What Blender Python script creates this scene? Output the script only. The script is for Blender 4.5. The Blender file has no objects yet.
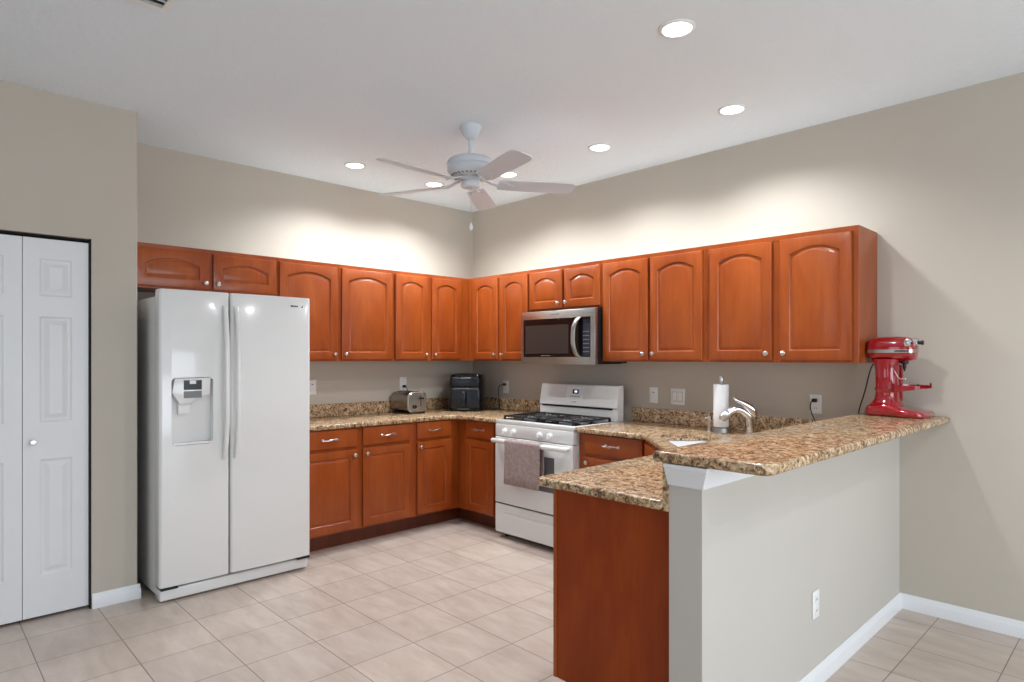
import bpy, bmesh, math, random
from mathutils import Vector, Matrix
PI = math.pi
scene = bpy.context.scene
C = scene.collection
random.seed(7)

# ---------------------------------------------------------------- camera, world, exposure
EYE = 1.42
CAMX, CAMY = 3.378 * EYE, -2.866 * EYE
cam_data = bpy.data.cameras.new('camera')
cam = bpy.data.objects.new('camera', cam_data)
C.objects.link(cam)
cam.location = (CAMX, CAMY, EYE)
cam.rotation_euler = (math.radians(90), 0, math.radians(46.1))
cam_data.sensor_width = 36.0
cam_data.lens = 36.0 * 630.0 / 1024.0
cam_data.shift_y = 16.0 / 1024.0
cam_data.clip_start = 0.05
scene.camera = cam

world = bpy.data.worlds.new('world')
scene.world = world
world.use_nodes = True
bg = world.node_tree.nodes['Background']
bg.inputs[0].default_value = (0.75, 0.87, 1.0, 1)
bg.inputs[1].default_value = 1.0

scene.view_settings.view_transform = 'Standard'
scene.view_settings.look = 'None'
scene.view_settings.gamma = 1
scene.view_settings.use_curve_mapping = False
scene.view_settings.exposure = 0.12

DOWNLIGHT_W = 17.5
WINDOW_W = 85.0
ROOM_X, ROOM_Y = 8.2, -8.6
CEIL = 2.86

def area_light(name, loc, rot, sx, sy, watts, col):
    d = bpy.data.lights.new(name, 'AREA')
    d.shape = 'RECTANGLE'; d.size = sx; d.size_y = sy; d.energy = watts; d.color = col
    o = bpy.data.objects.new(name, d); C.objects.link(o)
    o.location = loc; o.rotation_euler = rot
    return o
# daylight entering through the openings behind and to the right of the camera
area_light('daylight_rear_window', (2.1, ROOM_Y + 0.03, 1.35), (PI/2, 0, 0), 1.7, 1.9, WINDOW_W * 0.12, (0.84, 0.92, 1.0))
area_light('daylight_rear_door', (5.6, ROOM_Y + 0.03, 1.15), (PI/2, 0, 0), 2.3, 2.1, WINDOW_W * 0.12, (0.84, 0.92, 1.0))
area_light('daylight_side_window', (ROOM_X - 0.03, -2.7, 1.30), (PI/2, 0, PI/2), 4.2, 2.1, WINDOW_W * 1.35, (0.82, 0.92, 1.0))

# ---------------------------------------------------------------- materials
def lin(c):
    return tuple((v / 12.92 if v <= 0.04045 else ((v + 0.055) / 1.055) ** 2.4) for v in (x / 255.0 for x in c))

class NT:
    def __init__(s, name):
        s.m = bpy.data.materials.new(name); s.m.use_nodes = True
        s.t = s.m.node_tree; s.b = s.t.nodes['Principled BSDF']
    def n(s, typ, **kw):
        x = s.t.nodes.new(typ)
        for k, v in kw.items(): setattr(x, k, v)
        return x
    def l(s, a, b): s.t.links.new(a, b)
    def coords(s, scale=(1,1,1), loc=(0,0,0), rot=(0,0,0), kind='Object'):
        tc = s.n('ShaderNodeTexCoord'); mp = s.n('ShaderNodeMapping')
        mp.inputs['Scale'].default_value = scale; mp.inputs['Location'].default_value = loc
        mp.inputs['Rotation'].default_value = rot
        s.l(tc.outputs[kind], mp.inputs['Vector']); return mp.outputs[0]
    def noise(s, vec, scale, detail=4, rough=0.6, dist=0.0):
        x = s.n('ShaderNodeTexNoise'); x.inputs['Scale'].default_value = scale
        x.inputs['Detail'].default_value = detail; x.inputs['Roughness'].default_value = rough
        x.inputs['Distortion'].default_value = dist
        s.l(vec, x.inputs['Vector']); return x.outputs['Fac']
    def ramp(s, fac, stops, interp='LINEAR'):
        r = s.n('ShaderNodeValToRGB'); cr = r.color_ramp; cr.interpolation = interp
        while len(cr.elements) < len(stops): cr.elements.new(0.5)
        for e, (p, c) in zip(cr.elements, stops):
            e.position = p; e.color = (*c, 1)
        s.l(fac, r.inputs[0]); return r.outputs[0]
    def mix(s, fac, a, b, mode='MIX'):
        x = s.n('ShaderNodeMix', data_type='RGBA', blend_type=mode)
        if isinstance(fac, (int, float)): x.inputs[0].default_value = fac
        else: s.l(fac, x.inputs[0])
        for i, v in ((6, a), (7, b)):
            if isinstance(v, tuple): x.inputs[i].default_value = (*v, 1)
            else: s.l(v, x.inputs[i])
        return x.outputs[2]
    def bump(s, h, strength, dist=0.01):
        x = s.n('ShaderNodeBump'); x.inputs['Strength'].default_value = strength
        x.inputs['Distance'].default_value = dist
        s.l(h, x.inputs['Height']); s.l(x.outputs[0], s.b.inputs['Normal'])
    def set(s, col=None, rough=None, metal=None, **kw):
        if col is not None:
            if isinstance(col, tuple): s.b.inputs['Base Color'].default_value = (*col, 1)
            else: s.l(col, s.b.inputs['Base Color'])
        if rough is not None: s.b.inputs['Roughness'].default_value = rough
        if metal is not None: s.b.inputs['Metallic'].default_value = metal
        for k, v in kw.items(): s.b.inputs[k.replace('_', ' ')].default_value = v
        return s.m

M = {}
def simple(key, rgb, rough=0.5, metal=0.0, var=0.03, scale=6.0, **kw):
    """plain material with a faint procedural variation of its own colour"""
    t = NT(key); v = t.coords(); c = lin(rgb)
    f = t.noise(v, scale, 3)
    a = tuple(max(0, x * (1 - var)) for x in c); b = tuple(min(1, x * (1 + var)) for x in c)
    M[key] = t.set(t.ramp(f, [(0.3, a), (0.7, b)]), rough, metal, **kw)
    return t

t = simple('wall_paint', (193, 184, 171), 0.75, var=0.012, scale=3)
t.bump(t.noise(t.coords(), 90, 4), 0.06, 0.004)
t = simple('knee_paint_lit', (196, 190, 182), 0.7, var=0.012, scale=3)  # window light on the knee wall put into a lighter, cooler wall paint
t.bump(t.noise(t.coords(), 90, 4), 0.06, 0.004)
t = NT('ceiling_texture'); v = t.coords()
h = t.ramp(t.noise(v, 28, 3, 0.55, 0.4), [(0.50, (0,0,0)), (0.60, (1,1,1))])
M['ceiling_texture'] = t.set(lin((230, 237, 243)), 0.9); t.bump(h, 0.22, 0.006)
simple('trim_white', (232, 233, 235), 0.35, var=0.01)
simple('door_white', (226, 227, 228), 0.4, var=0.01)
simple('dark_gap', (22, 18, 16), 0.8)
simple('appliance_white', (228, 228, 226), 0.16, var=0.006, Coat_Weight=0.4, Coat_Roughness=0.06)
simple('appliance_side', (214, 214, 212), 0.35, var=0.01)
simple('plastic_white', (236, 236, 234), 0.35, var=0.01)
simple('plastic_grey', (120, 122, 124), 0.4)
simple('fan_white', (214, 219, 225), 0.45, var=0.01)
simple('brushed_nickel', (200, 198, 194), 0.28, 1.0)
simple('chrome', (225, 225, 228), 0.08, 1.0, var=0.0)
simple('black_gloss', (10, 10, 12), 0.08, var=0.0)
simple('black_matte', (14, 14, 15), 0.5)
simple('cast_iron', (24, 24, 26), 0.45)
simple('charcoal_plastic', (15, 18, 23), 0.25)
simple('red_enamel', (150, 4, 22), 0.12, Coat_Weight=1.0, Coat_Roughness=0.03)
simple('paper_white', (240, 240, 240), 0.9, var=0.02, scale=60)
simple('oven_glass', (104, 104, 108), 0.15, var=0.02)
simple('microwave_glass', (56, 50, 47), 0.12, var=0.02)
simple('microwave_border', (12, 11, 12), 0.12, var=0.0)
simple('panel_navy', (30, 36, 50), 0.15, var=0.1, scale=50)
simple('bounce_board', (206, 203, 196), 0.8, scale=30)
simple('sink_white', (238, 238, 238), 0.15, var=0.0)
t = NT('stainless'); f = t.noise(t.coords((2, 2, 160)), 3, 3)
M['stainless'] = t.set(t.ramp(f, [(0.3, lin((168, 165, 160))), (0.7, lin((190, 187, 183)))]), 0.3, 1.0)
t = NT('brushed_steel_dark'); f = t.noise(t.coords((2, 2, 120)), 3, 3)
M['brushed_steel_dark'] = t.set(t.ramp(f, [(0.3, lin((150, 143, 136))), (0.7, lin((176, 170, 164)))]), 0.26, 1.0)

def wood(key, dark, mid, light, rough=0.32):
    t = NT(key)
    big = t.noise(t.coords((3.2, 3.2, 1.0)), 1.6, 3, 0.6, 0.6)
    fine = t.noise(t.coords((26, 26, 1.6)), 2.2, 6, 0.65, 0.2)
    c1 = t.ramp(big, [(0.3, lin(dark)), (0.5, lin(mid)), (0.72, lin(light))])
    c2 = t.ramp(fine, [(0.3, (0.80, 0.76, 0.72)), (0.65, (1.05, 1.05, 1.05))])
    col = t.mix(0.55, c1, c2, 'MULTIPLY')
    m = t.set(col, rough, Coat_Weight=0.15, Coat_Roughness=0.15, Specular_IOR_Level=0.35)
    M[key] = m
wood('cabinet_wood', (141, 62, 20), (153, 72, 25), (165, 82, 32))
wood('panel_wood', (130, 50, 10), (144, 58, 14), (158, 70, 20), 0.45)
M['panel_wood'].node_tree.nodes['Principled BSDF'].inputs['Specular IOR Level'].default_value = 0.2
M['panel_wood'].node_tree.nodes['Principled BSDF'].inputs['Coat Weight'].default_value = 0.05
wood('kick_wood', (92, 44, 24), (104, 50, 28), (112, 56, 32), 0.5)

t = NT('granite')
v = t.coords()
w = t.noise(t.coords((1, 1, 1), rot=(0.3, 0.2, 0.6)), 34, 6, 0.75, 1.2)
col = t.ramp(w, [(0.30, lin((40, 30, 26))), (0.39, lin((92, 70, 54))), (0.46, lin((158, 124, 90))),
                 (0.54, lin((196, 168, 132))), (0.63, lin((226, 208, 182))), (0.73, lin((140, 100, 66)))])
vo = t.n('ShaderNodeTexVoronoi'); vo.inputs['Scale'].default_value = 85
t.l(v, vo.inputs['Vector'])
spk = t.ramp(vo.outputs['Color'], [(0.0, (0.45, 0.38, 0.32)), (0.25, (0.85, 0.82, 0.78)), (0.8, (1.1, 1.08, 1.04))])
n2 = t.noise(v, 60, 3, 0.7)
dk = t.ramp(n2, [(0.585, (0,0,0)), (0.64, (1,1,1))])
col = t.mix(0.75, col, spk, 'MULTIPLY')
col = t.mix(dk, col, lin((52, 40, 34)))
M['granite'] = t.set(col, 0.2)

t = NT('floor_tile')
GX, GY = 0.347, 0.3452
tc = t.coords(loc=(-3.936, 0.525, 0))
br = t.n('ShaderNodeTexBrick'); br.offset = 0; br.squash = 1
br.inputs['Scale'].default_value = 1.0; br.inputs['Brick Width'].default_value = GX
br.inputs['Row Height'].default_value = GY; br.inputs['Mortar Size'].default_value = 0.0024
br.inputs['Mortar Smooth'].default_value = 0.2; br.inputs['Bias'].default_value = 0
br.inputs['Color1'].default_value = (0.93, 0.93, 0.93, 1); br.inputs['Color2'].default_value = (1.03, 1.02, 1.01, 1)
br.inputs['Mortar'].default_value = (0.5, 0.5, 0.5, 1)
t.l(tc, br.inputs['Vector'])
streak = t.noise(t.coords((1.6, 5.0, 1), rot=(0, 0, 0.35)), 2.0, 5, 0.6, 0.5)
cc = t.ramp(streak, [(0.3, lin((188, 171, 158))), (0.55, lin((202, 187, 175))), (0.75, lin((212, 198, 187)))])
cc = t.mix(1.0, cc, br.outputs['Color'], 'MULTIPLY')
col = t.mix(br.outputs['Fac'], cc, lin((128, 110, 98)))
M['floor_tile'] = t.set(col, 0.34)
inv = t.n('ShaderNodeMath', operation='SUBTRACT'); inv.inputs[0].default_value = 1
t.l(br.outputs['Fac'], inv.inputs[1]); t.bump(inv.outputs[0], 0.3, 0.002)

t = NT('towel_cloth'); v = t.coords()
col = t.ramp(t.noise(v, 45, 5, 0.75), [(0.3, lin((142, 122, 118))), (0.7, lin((182, 164, 160)))])
M['towel_cloth'] = t.set(col, 0.95); t.bump(t.noise(v, 260, 3), 0.5, 0.003)

t = NT('lamp_lens')
t.set((1, 1, 1), 0.5); t.b.inputs['Emission Color'].default_value = (1, 0.985, 0.96, 1)
t.b.inputs['Emission Strength'].default_value = 6.0; M['lamp_lens'] = t.m
t = NT('display_glow')
t.set(lin((30, 40, 90)), 0.2); t.b.inputs['Emission Color'].default_value = (0.75, 0.85, 1, 1)
t.b.inputs['Emission Strength'].default_value = 1.2; M['display_glow'] = t.m
t = NT('window_glass'); t.set((1, 1, 1), 0.02, Transmission_Weight=1.0, IOR=1.1); M['window_glass'] = t.m

# ---------------------------------------------------------------- mesh helpers
class MB:
    def __init__(s): s.bm = bmesh.new()
    def merge(s, other):
        me = bpy.data.meshes.new('tmp'); other.to_mesh(me); other.free(); s.bm.from_mesh(me); bpy.data.meshes.remove(me)
        return s
    def box(s, x0, x1, y0, y1, z0, z1, bev=0.0, seg=2):
        b = bmesh.new()
        r = bmesh.ops.create_cube(b, size=1.0)
        for q in b.verts:
            q.co = Vector(((x0+x1)/2 + q.co.x*abs(x1-x0), (y0+y1)/2 + q.co.y*abs(y1-y0), (z0+z1)/2 + q.co.z*abs(z1-z0)))
        if bev > 0: bmesh.ops.bevel(b, geom=b.edges[:], offset=bev, segments=seg, profile=0.5, affect='EDGES')
        return s.merge(b)
    def loft(s, rings, caps=True, closed=True):
        b = s.bm; R = [[b.verts.new(p) for p in r] for r in rings]
        n = len(R[0])
        for a, c in zip(R[:-1], R[1:]):
            for i in range(n if closed else n - 1):
                j = (i + 1) % n
                b.faces.new((a[i], a[j], c[j], c[i]))
        if caps and closed:
            b.faces.new(list(reversed(R[0]))); b.faces.new(R[-1])
        return s
    def lathe(s, prof, seg=24, loc=(0,0,0), axis='Z'):
        rings = []
        for r, z in prof:
            r = max(r, 0.0002); ring = []
            for i in range(seg):
                a = 2*PI*i/seg; p = (r*math.cos(a), r*math.sin(a), z)
                if axis == 'Y': p = (p[0], -z, p[1])
                if axis == 'X': p = (z, p[0], p[1])
                ring.append((p[0]+loc[0], p[1]+loc[1], p[2]+loc[2]))
            rings.append(ring)
        return s.loft(rings)
    def tube(s, pts, rad, seg=10, flat=1.0):
        pts = [Vector(p) for p in pts]; rings = []
        rs = rad if isinstance(rad, (list, tuple)) else [rad]*len(pts)
        up = None
        for i, p in enumerate(pts):
            d = (pts[min(i+1, len(pts)-1)] - pts[max(i-1, 0)]).normalized()
            if up is None:
                up = Vector((0,0,1)) if abs(d.z) < 0.9 else Vector((0,1,0))
            sd = d.cross(up).normalized(); up = sd.cross(d).normalized()
            rings.append([p + sd*math.cos(2*PI*k/seg)*rs[i] + up*math.sin(2*PI*k/seg)*rs[i]*flat for k in range(seg)])
        return s.loft(rings)
    def prism(s, poly, z0, z1, bev=0.0, seg=3):
        """poly: xy outline extruded in z"""
        b = bmesh.new()
        lo = [b.verts.new((x, y, z0)) for x, y in poly]; hi = [b.verts.new((x, y, z1)) for x, y in poly]
        n = len(poly)
        for i in range(n): b.faces.new((lo[i], lo[(i+1) % n], hi[(i+1) % n], hi[i]))
        b.faces.new(list(reversed(lo))); b.faces.new(hi)
        bmesh.ops.recalc_face_normals(b, faces=b.faces[:])
        if bev > 0:
            es = [e for e in b.edges if abs(e.verts[0].co.z - e.verts[1].co.z) < 1e-6]
            bmesh.ops.bevel(b, geom=es, offset=bev, segments=seg, profile=0.5, affect='EDGES', clamp_overlap=True)
        bmesh.ops.triangulate(b, faces=[f for f in b.faces if len(f.verts) > 4], quad_method='BEAUTY', ngon_method='EAR_CLIP')
        return s.merge(b)
    def xform(s, m): s.bm.transform(m); return s

def obj(name, mb, mat, parent=None, smooth=True, angle=40):
    bm = mb.bm
    bmesh.ops.recalc_face_normals(bm, faces=bm.faces[:])
    me = bpy.data.meshes.new(name); bm.to_mesh(me); bm.free()
    me.materials.append(M[mat])
    if smooth:
        for p in me.polygons: p.use_smooth = True
        me.set_sharp_from_angle(angle=math.radians(angle))
    o = bpy.data.objects.new(name, me); C.objects.link(o)
    if parent: o.parent = parent
    return o
def thing(name, label, cat, loc=(0,0,0), rot=0.0, group=None):
    o = bpy.data.objects.new(name, None); C.objects.link(o)
    o.location = loc; o.rotation_euler = (0, 0, rot)
    o['label'] = label; o['category'] = cat
    if group: o['group'] = group
    o.empty_display_size = 0.05
    return o
def tag(o, label, cat, group=None):
    o['label'] = label; o['category'] = cat
    if group: o['group'] = group
    return o
def struct(name, mb, mat, parent=None, **kw):
    o = obj(name, mb, mat, parent, **kw)
    if not parent: o['kind'] = 'structure'
    return o
def rrect(x0, x1, y0, y1, r, n=6):
    out = []
    for cx, cy, a0 in ((x1-r, y1-r, 0), (x0+r, y1-r, PI/2), (x0+r, y0+r, PI), (x1-r, y0+r, 1.5*PI)):
        for i in range(n+1):
            a = a0 + PI/2*i/n; out.append((cx + r*math.cos(a), cy + r*math.sin(a)))
    return out
def fillet(poly, radii, n=6):
    """round the corners of an outline; radii per vertex"""
    out = []; N = len(poly)
    for i, (p, r) in enumerate(zip(poly, radii)):
        p = Vector(p)
        if r <= 0: out.append((p.x, p.y)); continue
        a = (Vector(poly[i-1]) - p).normalized(); b = (Vector(poly[(i+1) % N]) - p).normalized()
        ang = a.angle(b); d = r / math.tan(ang/2)
        c = p + (a+b).normalized() * (r / math.sin(ang/2))
        s = p + a*d - c; e = p + b*d - c
        a0 = math.atan2(s.y, s.x); a1 = math.atan2(e.y, e.x)
        da = (a1 - a0 + PI) % (2*PI) - PI
        for k in range(n+1):
            t_ = a0 + da*k/n; out.append((c.x + r*math.cos(t_), c.y + r*math.sin(t_)))
    return out

# ---------------------------------------------------------------- the room
CLX, CLY = 0.59, -3.085            # closet wall plane and its end
KNX0, KNX1, KNY = 3.622, 3.745, -2.197
struct('floor', MB().box(-0.15, ROOM_X, ROOM_Y, 0.15, -0.1, 0.0), 'floor_tile', smooth=False)
struct('ceiling', MB().box(-0.15, ROOM_X, ROOM_Y, 0.15, CEIL, CEIL+0.1), 'ceiling_texture', smooth=False)
struct('wall_right', MB().box(-0.15, ROOM_X+0.15, 0.0, 0.15, 0, CEIL), 'wall_paint', smooth=False)
struct('wall_left', MB().box(-0.15, 0.0, CLY, 0.0, 0, CEIL), 'wall_paint', smooth=False)
# closet wall with its door opening (y -4.515 .. -3.315, up to 2.085)
DY0, DY1, DZ = -4.525, -3.315, 2.085
w = MB().prism([(0.50, DY1), (CLX, DY1), (CLX, CLY-0.006), (CLX-0.002, CLY-0.002), (CLX-0.006, CLY), (0.50, CLY)], 0, CEIL).box(0.50, CLX, ROOM_Y, DY0, 0, CEIL).box(0.50, CLX, DY0, DY1, DZ, CEIL)
w.box(0.0, 0.502, CLY-0.12, CLY-0.0002, 0, CEIL)
struct('wall_closet', w, 'wall_paint', smooth=False)
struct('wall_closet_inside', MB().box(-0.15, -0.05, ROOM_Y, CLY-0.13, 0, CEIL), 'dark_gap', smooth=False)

def wall_with_openings(axis, pos, th, lo, hi, opens):
    m = MB()
    def bx(a0, a1, z0, z1):
        if a1 - a0 < 1e-4 or z1 - z0 < 1e-4: return
        if axis == 'y': m.box(a0, a1, min(pos, pos+th), max(pos, pos+th), z0, z1)
        else: m.box(min(pos, pos+th), max(pos, pos+th), a0, a1, z0, z1)
    cur = lo
    for a0, a1, z0, z1 in sorted(opens):
        bx(cur, a0, 0, CEIL); bx(a0, a1, 0, z0); bx(a0, a1, z1, CEIL); cur = a1
    bx(cur, hi, 0, CEIL)
    return m
struct('wall_rear', wall_with_openings('y', ROOM_Y, -0.15, -0.15, ROOM_X+0.15, [(1.2, 3.0, 0.35, 2.35), (4.4, 6.8, 0.05, 2.25)]), 'wall_paint', smooth=False)
struct('wall_side', wall_with_openings('x', ROOM_X, 0.15, ROOM_Y, 0.0, [(-4.9, -0.5, 0.2, 2.4)]), 'wall_paint', smooth=False)
def window(name, axis, pos, a0, a1, z0, z1, nm):
    f = MB(); g = MB()
    def bx(m, p, q, r, s_, d0, d1):
        if axis == 'y': m.box(p, q, pos+d0, pos+d1, r, s_)
        else: m.box(pos+d0, pos+d1, p, q, r, s_)
    sg = -1 if axis == 'y' else 1
    d0, d1 = (-0.10, -0.05) if axis == 'y' else (0.05, 0.10)
    for p, q, r, s_ in ((a0, a1, z0, z0+0.05), (a0, a1, z1-0.05, z1), (a0, a0+0.05, z0, z1), (a1-0.05, a1, z0, z1)):
        bx(f, p, q, r, s_, d0, d1)
    for k in range(1, nm):
        c = a0 + (a1-a0)*k/nm; bx(f, c-0.02, c+0.02, z0, z1, d0, d1)
    o = struct(name, f, 'trim_white', smooth=False)
    return o
window('window_1', 'y', ROOM_Y, 1.2, 3.0, 0.35, 2.35, 2)
window('window_2', 'y', ROOM_Y, 4.4, 6.8, 0.05, 2.25, 2)
window('window_3', 'x', ROOM_X, -4.9, -0.5, 0.2, 2.4, 3)

# knee wall under the raised bar
struct('wall_knee', MB().box(KNX0, KNX1, KNY, -0.001, 0, 1.062), 'knee_paint_lit', smooth=False)
# crown trim beneath the bar, wrapping the end of the knee wall
def crown_ring(off, z):
    return [(KNX0-off*0.0-0.0, KNY-off, z), (KNX1+off, KNY-off, z), (KNX1+off, -0.001, z)]
prof = [(0.004, 0.985), (0.010, 0.990), (0.012, 1.004), (0.026, 1.030), (0.032, 1.046), (0.036, 1.049), (0.036, 1.062)]
m = MB(); rows = [[m.bm.verts.new(p) for p in crown_ring(o_, z_)] for o_, z_ in prof]
for a, b in zip(rows[:-1], rows[1:]):
    for i in range(2): m.bm.faces.new((a[i], a[i+1], b[i+1], b[i]))
inn = [m.bm.verts.new(p) for p in crown_ring(-0.01, 0.985)]; inn2 = [m.bm.verts.new(p) for p in crown_ring(-0.01, 1.062)]
for i in range(2):
    m.bm.faces.new((inn[i], inn[i+1], rows[0][i+1], rows[0][i])); m.bm.faces.new((rows[-1][i], rows[-1][i+1], inn2[i+1], inn2[i]))
# only the end face carries crown in full; the long side is shallower toward the wall
struct('trim_1', m, 'trim_white', angle=25)

def baseboard(name, pts, nrm, h=0.083, th=0.015):
    """pts: two xy end points on the wall, nrm: outward xy"""
    pr = [(0, 0), (th, 0), (th, h*0.62), (th*0.8, h*0.72), (th*0.55, h*0.80), (th*0.45, h*0.92), (th*0.2, h), (0, h)]
    m = MB()
    m.loft([[(p[0]+nrm[0]*d, p[1]+nrm[1]*d, z) for d, z in pr] for p in pts])
    return struct(name, m, 'trim_white', angle=25)
baseboard('baseboard_right', [(KNX1+0.001, -0.0005), (ROOM_X, -0.0005)], (0, -1))
baseboard('baseboard_knee', [(KNX1+0.0005, KNY), (KNX1+0.0005, -0.001)], (1, 0))
baseboard('baseboard_closet', [(CLX+0.0005, DY1+0.002), (CLX+0.0005, CLY+0.012)], (1, 0))
baseboard('baseboard_closet_return', [(CLX+0.014, CLY+0.0005), (CLX-0.2, CLY+0.0005)], (0, 1))

# ---------------------------------------------------------------- closet bifold door
d = struct('door_1', MB().box(0.555, 0.57, DY0+0.005, DY1-0.005, DZ-0.010, DZ-0.002), 'dark_gap', smooth=False)
struct('door_backing', MB().box(0.505, 0.51, DY0, DY1, 0.0, DZ), 'dark_gap', d, smooth=False)
def inset_panel(m, y0, y1, z0, z1, x):
    """a moulded raised panel on a face looking +x"""
    loops = [(0.0, 0.0), (0.010, -0.007), (0.020, -0.008), (0.045, -0.001), (0.050, -0.001)]
    R = [[(x+dx, y0+i, z0+i), (x+dx, y1-i, z0+i), (x+dx, y1-i, z1-i), (x+dx, y0+i, z1-i)] for i, dx in loops]
    b = m.bm; V = [[b.verts.new(p) for p in r] for r in R]
    for a, c in zip(V[:-1], V[1:]):
        for i in range(4): b.faces.new((a[i], a[(i+1)%4], c[(i+1)%4], c[i]))
    b.faces.new(V[-1])
def leaf(y0, y1, z0=0.018, z1=DZ-0.022, xf=0.568):
    m = MB(); th = 0.034
    py0, py1 = y0+0.072, y1-0.076
    zs = [(0.235, 0.865), (1.065, 1.640), (1.750, 1.955)]
    # face built as a grid round the panel openings
    ys = [y0, py0, py1, y1]; zz = [z0]
    for a, b_ in zs: zz += [a, b_]
    zz.append(z1)
    b = m.bm
    for i in range(3):
        for k in range(len(zz)-1):
            if i == 1 and k % 2 == 1: inset_panel(m, ys[1], ys[2], zz[k], zz[k+1], xf); continue
            b.faces.new([b.verts.new(p) for p in ((xf, ys[i], zz[k]), (xf, ys[i+1], zz[k]), (xf, ys[i+1], zz[k+1]), (xf, ys[i], zz[k+1]))])
    bk = [(xf-th, y0, z0), (xf-th, y1, z0), (xf-th, y1, z1), (xf-th, y0, z1)]
    fr = [(xf, y, z) for _, y, z in bk]
    B = [b.verts.new(p) for p in bk]; F_ = [b.verts.new(p) for p in fr]
    for i in range(4): b.faces.new((B[i], B[(i+1)%4], F_[(i+1)%4], F_[i]))
    b.faces.new(list(reversed(B)))
    bmesh.ops.remove_doubles(b, verts=b.verts[:], dist=0.0004)
    return m
for y1 in (-3.325, -3.6235, -3.922, -4.2205):
    lf = obj('door_leaf', leaf(y1-0.2955, y1), 'door_white', d, angle=15)
    if abs(y1 + 3.325) < 0.01:
        k = MB().lathe([(0.010, 0), (0.010, 0.003), (0.006, 0.006), (0.006, 0.016), (0.014, 0.020), (0.0165, 0.027), (0.014, 0.033), (0.0, 0.035)], 20, (0.568, -3.578, 0.96), 'X')
        obj('door_knob', k, 'brushed_nickel', lf)
struct('door_stop', MB().box(0.505, CLX+0.001, DY1-0.0075, DY1-0.001, 0.0, DZ), 'dark_gap', d, smooth=False)

# ---------------------------------------------------------------- cabinets (designed facing -y, back at y=0)
def cab_door(u0, u1, z0, z1, yf, arch, th=0.02, fw=0.058):
    """raised panel door; front face at y = yf - th"""
    N = 14
    def inner(ins, dz_top):
        a0, a1 = u0+fw+ins, u1-fw-ins; b0 = z0+fw+ins
        top = z1 - fw*0.92 - ins; rise = min(0.042, (a1-a0)*0.16) if arch else 0.0
        pts = [(a0, b0), (a1, b0)]
        for i in range(N+1):
            s_ = 1 - 2*i/N
            x = (a0+a1)/2 + s_*(a1-a0)/2
            z = top - rise * (s_*s_) if arch else top
            pts.append((x, z))
        return pts
    def outer(ins):
        a0, a1, b0, b1 = u0+ins, u1-ins, z0+ins, z1-ins
        pts = [(a0, b0), (a1, b0)]
        for i in range(N+1): pts.append((a1 + (a0-a1)*i/N, b1))
        return pts
    yF = yf - th
    rings = [[(x, yf, z) for x, z in outer(0)],
             [(x, yF+0.005, z) for x, z in outer(0)],
             [(x, yF+0.0015, z) for x, z in outer(0.002)],
             [(x, yF, z) for x, z in outer(0.006)],
             [(x, yF, z) for x, z in inner(0, 0)],
             [(x, yF+0.003, z) for x, z in inner(0.003, 0)],
             [(x, yF+0.008, z) for x, z in inner(0.006, 0)],
             [(x, yF+0.0085, z) for x, z in inner(0.012, 0)],
             [(x, yF+0.003, z) for x, z in inner(0.026, 0)],
             [(x, yF+0.002, z) for x, z in inner(0.030, 0)]]
    m = MB(); m.loft(rings); return m
def knob(parent, x, z, y):
    k = MB().lathe([(0.007, 0), (0.005, 0.004), (0.005, 0.012), (0.011, 0.016), (0.0145, 0.021), (0.0145, 0.025), (0.010, 0.029), (0, 0.030)], 18, (x, y, z), 'Y')
    return obj('knob', k, 'brushed_nickel', parent)
def pull(parent, x, z, y):
    m = MB(); w_ = 0.052
    for s_ in (-1, 1):
        m.lathe([(0.010, 0), (0.010, 0.003), (0.005, 0.006), (0.005, 0.020)], 12, (x+s_*w_, y, z), 'Y')
    pts = []; rs = []
    for i in range(17):
        t_ = -1 + 2*i/16
        pts.append((x + t_*0.064, y-0.022-0.006*(1-t_*t_), z + 0.006*math.sin(t_*PI)*0.6))
        rs.append(0.0035 + 0.004*math.exp(-(t_/0.28)**2) + (0.002 if abs(t_) > 0.85 else 0))
    m.tube(pts, rs, 10)
    return obj('pull_handle', m, 'brushed_nickel', parent)
def drawer_front(u0, u1, z0, z1, yf, th=0.02):
    m = MB()
    R = []
    for ins, yy in ((0, yf), (0, yf-th+0.006), (0.003, yf-th+0.002), (0.010, yf-th)):
        R.append([(u0+ins, yy, z0+ins), (u1-ins, yy, z0+ins), (u1-ins, yy, z1-ins), (u0+ins, yy, z1-ins)])
    m.loft(R); return m

UZ0, UZ1, UD = 1.387, 2.143, 0.318
def upper_cabinet(label, loc, rot, u0, u1, doors, z0=UZ0, z1=UZ1):
    """doors: (u0, u1, knob side)"""
    t_ = thing('wall_cabinet', label, 'cabinet', loc, rot)
    g = 0.0006
    m = MB().box(u0+g, u1-g, -UD, -0.002, z0, z1, 0.0015, 1)
    # face frame seen as the slightly proud strip above and between the doors
    e1 = -UD-0.002 if u1 > -0.1 and u0 < 0 and rot else u1-g
    m.box(u0+g, e1, -UD-0.002, -UD+0.004, z1-0.030, z1, 0.0008, 1)
    m.box(u0+g, e1, -UD-0.002, -UD+0.004, z0, z0+0.030, 0.0008, 1)
    obj('cabinet_body', m, 'cabinet_wood', t_, angle=30)
    obj('top_panel', MB().box(u0+0.004, e1-0.004, -UD+0.012, -0.004, z1-0.0004, z1+0.0025), 'bounce_board', t_, smooth=False)  # unseen pale board, added to keep pink wood bounce off the ceiling
    for a, b, sd in doors:
        dd = obj('cabinet_door', cab_door(a, b, z0+0.013, z1-0.030, -UD-0.002, True), 'cabinet_wood', t_, angle=25)
        knob(dd, a+0.028 if sd == 'l' else b-0.028, z0+0.055, -UD-0.022)
    return t_
LROT = PI/2     # left wall: local x -> world y, local -y -> world +x
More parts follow.
